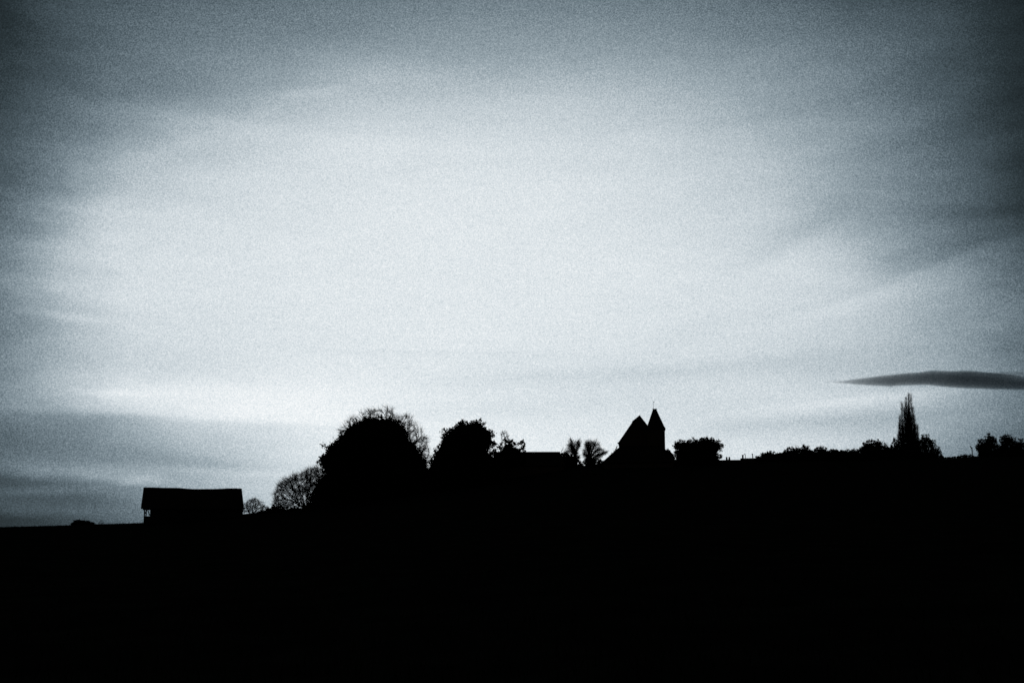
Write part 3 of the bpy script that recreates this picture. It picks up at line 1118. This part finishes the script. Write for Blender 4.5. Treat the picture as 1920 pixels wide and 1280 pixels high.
mb.box(X2(1390.6), X2(1394.4), -.35, .35, Z2(852.8), Z2(852))
mb.build('chimney', M['brick'], h2)
mb = MB()
mb.tube([(X2(1397.4), 0, Z2(861)), (X2(1397.3), 0, Z2(852.5)), (X2(1396.4), 0, Z2(850.6)), (X2(1395), 0, Z2(850))], [.1, .1, .1, .1], 6)
mb.build('flue', M['metal'], h2)
mb = MB()
mb.tube([(X2(1411.3), 0, Z2(861)), (X2(1411), 0, Z2(850))], [.15, .13], 6)
mb.box(X2(1409.2), X2(1412), -.05, .05, Z2(851.2), Z2(850.4))
mb.build('mast', M['metal'], h2)

# ---------------------------------------------------------------- hedgerow and trees on the right
hedge_top = [(1418, 860), (1424, 854), (1432, 852), (1455, 853), (1470, 849), (1490, 846), (1520, 846), (1550, 847), (1580, 846), (1600, 847), (1612, 845), (1640, 842), (1668, 842),
             (1700, 845), (1740, 850), (1768, 856)]
leafy('hedgerow', 'long uneven dark hedgerow along the skyline left of the tall poplar', 'hedge',
      hedge_top + [(1768, 880), (1418, 880)], 1590, 318, 15000, .45, 2.0, .5, .1, woody=False)
G = 'small trees in the skyline hedgerow'
small = [
    ('low rounded hedgerow tree next to the far roofs', [(1424, 858), (1430, 851), (1438, 848), (1448, 846), (1454, 851), (1462, 851), (1464, 870), (1424, 870)], 1444, 900),
    ('flat-topped hedgerow tree with a pale twiggy sprout at its right', [(1466, 852), (1470, 845), (1477, 841), (1488, 840), (1500, 842), (1503, 870), (1466, 870)], 1485, 1100),
    ('small pointed hedgerow tree close to the twiggy sprout', [(1500, 846), (1503, 838), (1507, 835), (1513, 836), (1517, 842), (1522, 846), (1522, 870), (1500, 870)], 1510, 800),
    ('domed hedgerow tree second right of the twiggy sprout', [(1526, 848), (1531, 841), (1537, 837), (1543, 839), (1548, 841), (1551, 848), (1551, 870), (1526, 870)], 1538, 900),
    ('low twin-headed hedgerow tree in the middle of the hedge', [(1552, 850), (1556, 842), (1562, 841), (1566, 843), (1570, 841), (1574, 848), (1574, 870), (1552, 870)], 1563, 700),
    ('very small tuft of a hedgerow tree before the big rounded one', [(1577, 850), (1582, 843), (1590, 844), (1595, 849), (1600, 841), (1603, 842), (1604, 850), (1604, 870), (1577, 870)], 1590, 650),
    ('largest rounded hedgerow tree left of the poplar', [(1606, 850), (1613, 841), (1619, 831), (1628, 826), (1636, 827), (1643, 824), (1648, 826), (1652, 831), (1660, 833), (1667, 842), (1667, 870), (1606, 870)], 1637, 2600),
    ('small conical hedgerow tree touching the left foot of the poplar', [(1667, 846), (1671, 834), (1675, 827), (1679, 820), (1682, 826), (1688, 831), (1692, 840), (1694, 870), (1667, 870)], 1680, 1000),
]
for lab, pl, bx, n in small:
    leafy('hedgerow_tree', lab, 'tree', pl, bx, 325, int(n * 1.5), .3, 2.2, .45, .3, trunk=.18, group=G)
bare('sapling', 'pale twiggy sprout above the flat-topped hedgerow tree', 'tree',
     [(1484, 850), (1485, 838), (1490, 834), (1497, 835), (1500, 845)], 1492, 328, 150, .9, .3, .4, .5, .02, .35, 2)
bare('sapling', 'faint twiggy top right of the big rounded hedgerow tree', 'tree',
     [(1650, 846), (1652, 832), (1657, 826), (1662, 828), (1666, 838), (1664, 850)], 1658, 328, 150, .9, .3, .4, .5, .02, .35, 2)


def build_poplar():
    D = 352.0
    x0 = at(1704, 860, D).x
    base = Vector((x0, D, ground(x0, D)))
    t = thing('poplar_tree', 'tall slender bare poplar standing high above the skyline on the right', 'tree', base)
    loc = lambda x, y: at(x, y, D) - base
    top = loc(1703, 738)
    mb = MB()
    pts = [Vector((0, 0, -.5)), Vector((0, 0, top.z * .3)), Vector((-.1, 0, top.z * .6)), Vector((top.x * .8, 0, top.z * .85)), Vector((top.x, 0, top.z))]
    mb.tube(pts, [.42, .34, .2, .09, .02], 8)
    mb.build('trunk', M['bark'], t, True)
    plumes = [(1703, 735, 0), (1708.3, 736, .3), (1698, 743, -.4), (1691.5, 752, .4), (1694, 766, -1.2), (1710.5, 762, -.6), (1714.5, 778, .5), (1718.5, 796, -.3), (1688.5, 776, .9),
              (1686, 793, -.2), (1700, 752, 1.2), (1706, 760, 1.4), (1699, 775, -1.4), (1712, 795, -1.2), (1693, 795, 1.3), (1706, 785, -1.4), (1686, 812, .4), (1720, 812, .3),
              (1690, 785, -.8), (1697, 760, .9), (1709, 775, .9), (1716, 802, 1.0), (1703, 765, -.9), (1689, 803, -1), (1712, 812, .2), (1695, 812, -.2)]
    tw = MB()
    for (x, y, dy) in plumes:
        branches = MB()
        e = loc(x, y)
        e.y = dy * 1.1
        z0 = e.z * random.uniform(.18, .34)
        pts = []
        n = 14
        for i in range(n + 1):
            f = i / n
            side = math.sin(min(1, f * 1.35) * math.pi / 2) ** .9 * (1.1 - .1 * f)
            pts.append(Vector((e.x * side + noise.noise(Vector((f * 4, x, 0))) * .22, e.y * side, z0 + (e.z - z0) * f)))
        branches.tube(pts, [.10 * (1 - f / n) + .01 for f in range(n + 1)], 4)
        branches.build('branch', M['bark'], t)
        for k in range(900):
            f = random.uniform(.06, .97)
            i = min(n - 1, int(f * n))
            p = pts[i].lerp(pts[i + 1], f * n - i)
            a = random.uniform(0, 6.28)
            spread = random.uniform(.05, 1.0) * (1 - .38 * f) * (.6 + .8 * random.random())
            ln = random.uniform(.5, 1.6) * (1 - .4 * f)
            q = p + Vector((math.cos(a) * spread * .8, math.sin(a) * spread * .8, ln * .45))
            r = p + Vector((math.cos(a) * spread * 1.15, math.sin(a) * spread * 1.15, ln))
            tw.tube([p, q, r], [.032 * (1 - .5 * f), .025 * (1 - .5 * f), .012], 3, cap=False)
    o = tw.build('twigs', M['bark'], t)
    o['kind'] = 'stuff'


build_poplar()
leafy('shrubby_tree', 'ragged sloping tree at the right foot of the tall poplar', 'tree',
      [(1700, 870), (1706, 840), (1714, 822), (1722, 822), (1727, 818), (1734, 814), (1741, 818), (1747, 822), (1754, 828), (1755, 836), (1762, 842), (1768, 850), (1764, 855), (1752, 858), (1748, 872)],
      1730, 345, 4200, .27, 2.5, .5, .62, m='leaf2', trunk=.2)
leafy('hedge', 'low even hedge on the skyline between the poplar and the pole', 'hedge',
      [(1755, 880), (1757, 859), (1775, 858), (1790, 857), (1800, 855), (1808, 852.5), (1815, 854), (1832, 856), (1840, 860), (1842, 880)], 1798, 303, 2600, .28, .8, .3, .0, woody=False)


def build_pole():
    D = 305.0
    x0 = at(1823, 850, D).x
    base = Vector((x0, D, ground(x0, D)))
    t = thing('utility_pole', 'short wooden pole with a tilted bracket at its top beside the right-hand trees', 'pole', base)
    Z = lambda y: (at(1823, y, D) - base).z
    mb = MB()
    mb.tube([(0, 0, -.5), (0, 0, Z(838.5))], [.13, .11], 8)
    mb.build('post', M['timber'], t, True)
    mb = MB()
    px = D / F
    mb.tube([(.4 * px, 0, Z(841)), (-2.6 * px, 0, Z(836.5))], [.1, .1], 5)
    mb.build('bracket', M['timber'], t)
    mb = MB()
    mb.tube([(-2.9 * px, 0, Z(838)), (-2.7 * px, 0, Z(835.5))], [.15, .1], 6)
    mb.tube([(-2.6 * px, 0, Z(841)), (-.6 * px, 0, Z(839.8))], [.08, .08], 6)
    mb.build('insulator', M['metal'], t)


build_pole()
leafy('bushy_tree', 'bushy tree with a pointed top right next to the pole', 'tree',
      [(1838, 872), (1836, 850), (1830, 841), (1828, 835), (1833, 836), (1835, 832), (1831, 825), (1838, 823), (1847, 826), (1849, 819), (1856, 813), (1861, 818), (1867, 821), (1869, 830), (1874, 836), (1876, 872)],
      1854, 312, 3600, .27, 2.6, .42, .35, trunk=.22)
leafy('bushy_tree', 'round-headed tree second from the right edge of the view', 'tree',
      [(1870, 872), (1872, 838), (1877, 830), (1877, 820), (1882, 817), (1891, 816), (1898, 820), (1904, 827), (1908, 838), (1910, 872)],
      1890, 316, 3200, .27, 2.6, .42, .2, trunk=.22)
leafy('bushy_tree', 'lower tree cut by the right edge of the view', 'tree',
      [(1900, 872), (1903, 832), (1908, 826), (1913, 822), (1918, 828), (1926, 832), (1940, 828), (1955, 836), (1962, 850), (1965, 872)],
      1930, 318, 3800, .27, 2.6, .42, .3, trunk=.22)
leafy('hedge', 'dark hedge below the group of trees at the right edge', 'hedge',
      [(1836, 885), (1838, 852), (1860, 846), (1900, 843), (1940, 845), (2000, 850), (2040, 856), (2042, 885)], 1930, 309, 6000, .4, 1.2, .45, .1, woody=False)


# ---------------------------------------------------------------- dark lens shaped clouds
def cloud(name, label, top, bot, D, half_depth, density, parent=None, wob=1.0):
    xs = sorted(set([p[0] for p in top] + [p[0] for p in bot] + list(range(int(top[0][0]), int(top[-1][0]), 12))))
    mid = at((top[0][0] + top[-1][0]) / 2, 715, D)
    vs, fs = [], []
    n = 16
    hmax = max(abs(np.interp(x, *zip(*bot)) - np.interp(x, *zip(*top))) for x in xs)
    for x in xs:
        yt, yb = float(np.interp(x, *zip(*top))), float(np.interp(x, *zip(*bot)))
        yt += noise.noise(Vector((x * .03, 1, 0))) * 1.6 * wob
        yb += noise.noise(Vector((x * .035, 5, 0))) * 1.8 * wob
        h = max(.15, (yb - yt) / 2)
        c = at(x, (yt + yb) / 2, D)
        dz = h * D / F
        dd = half_depth * min(1, h * 2 / hmax) ** .8
        for k in range(n):
            w = 2 * math.pi * k / n
            cw, sw = math.cos(w), math.sin(w)
            vs.append(tuple(c + Vector((0, dd * cw, dz * sw)) - mid))
    for i in range(len(xs) - 1):
        for k in range(n):
            fs.append((i * n + k, i * n + (k + 1) % n, (i + 1) * n + (k + 1) % n, (i + 1) * n + k))
    fs.append(tuple(range(n - 1, -1, -1)))
    fs.append(tuple((len(xs) - 1) * n + k for k in range(n)))
    m = bpy.data.materials.new('cloud_vapour')
    m.use_nodes = True
    tt = m.node_tree
    tt.nodes.clear()
    va = tt.nodes.new('ShaderNodeVolumeAbsorption')
    va.inputs['Color'].default_value = (0.0, 0.03, 0.05, 1)
    va.inputs['Density'].default_value = density
    o_ = tt.nodes.new('ShaderNodeOutputMaterial')
    tt.links.new(va.outputs[0], o_.inputs['Volume'])
    me = bpy.data.meshes.new(name)
    me.from_pydata(vs, [], fs)
    me.materials.append(m)
    me.shade_smooth()
    o = bpy.data.objects.new(name, me)
    o.location = mid
    col.objects.link(o)
    if parent:
        o.location = mid - parent.location
        o.parent = parent
    else:
        tag(o, label, 'cloud')
    return o


TOP = [(1562, 716), (1600, 711), (1650, 705), (1700, 699.5), (1740, 696), (1800, 695.5), (1850, 698), (1890, 703), (1930, 709), (2000, 715), (2080, 721), (2100, 724)]
BOT = [(1562, 717), (1600, 719.5), (1650, 723), (1700, 722), (1745, 721), (1790, 726), (1850, 728.5), (1920, 730), (2000, 730), (2080, 726), (2100, 725)]
lens = cloud('cloud', 'dark lens-shaped cloud above the tall poplar', TOP, BOT, 6000, 120, .0092)
cloud('cloud_fringe', '', [(x + (-14 if i == 0 else 0), y - 2.2) for i, (x, y) in enumerate(TOP)], [(x + (-14 if i == 0 else 0), y + (.6 if i == 0 else 2.6)) for i, (x, y) in enumerate(BOT)],
      5990, 90, .0028, parent=lens, wob=2.4)
cloud('cloud', 'thin grey streak of cloud just above the dark lens-shaped one',
      [(1800, 699), (1850, 697), (1900, 696.5), (1980, 698), (2050, 705), (2090, 708)], [(1800, 700), (1850, 702), (1920, 707), (1980, 711), (2050, 711), (2090, 709)], 6300, 60, .0055, wob=1.5)
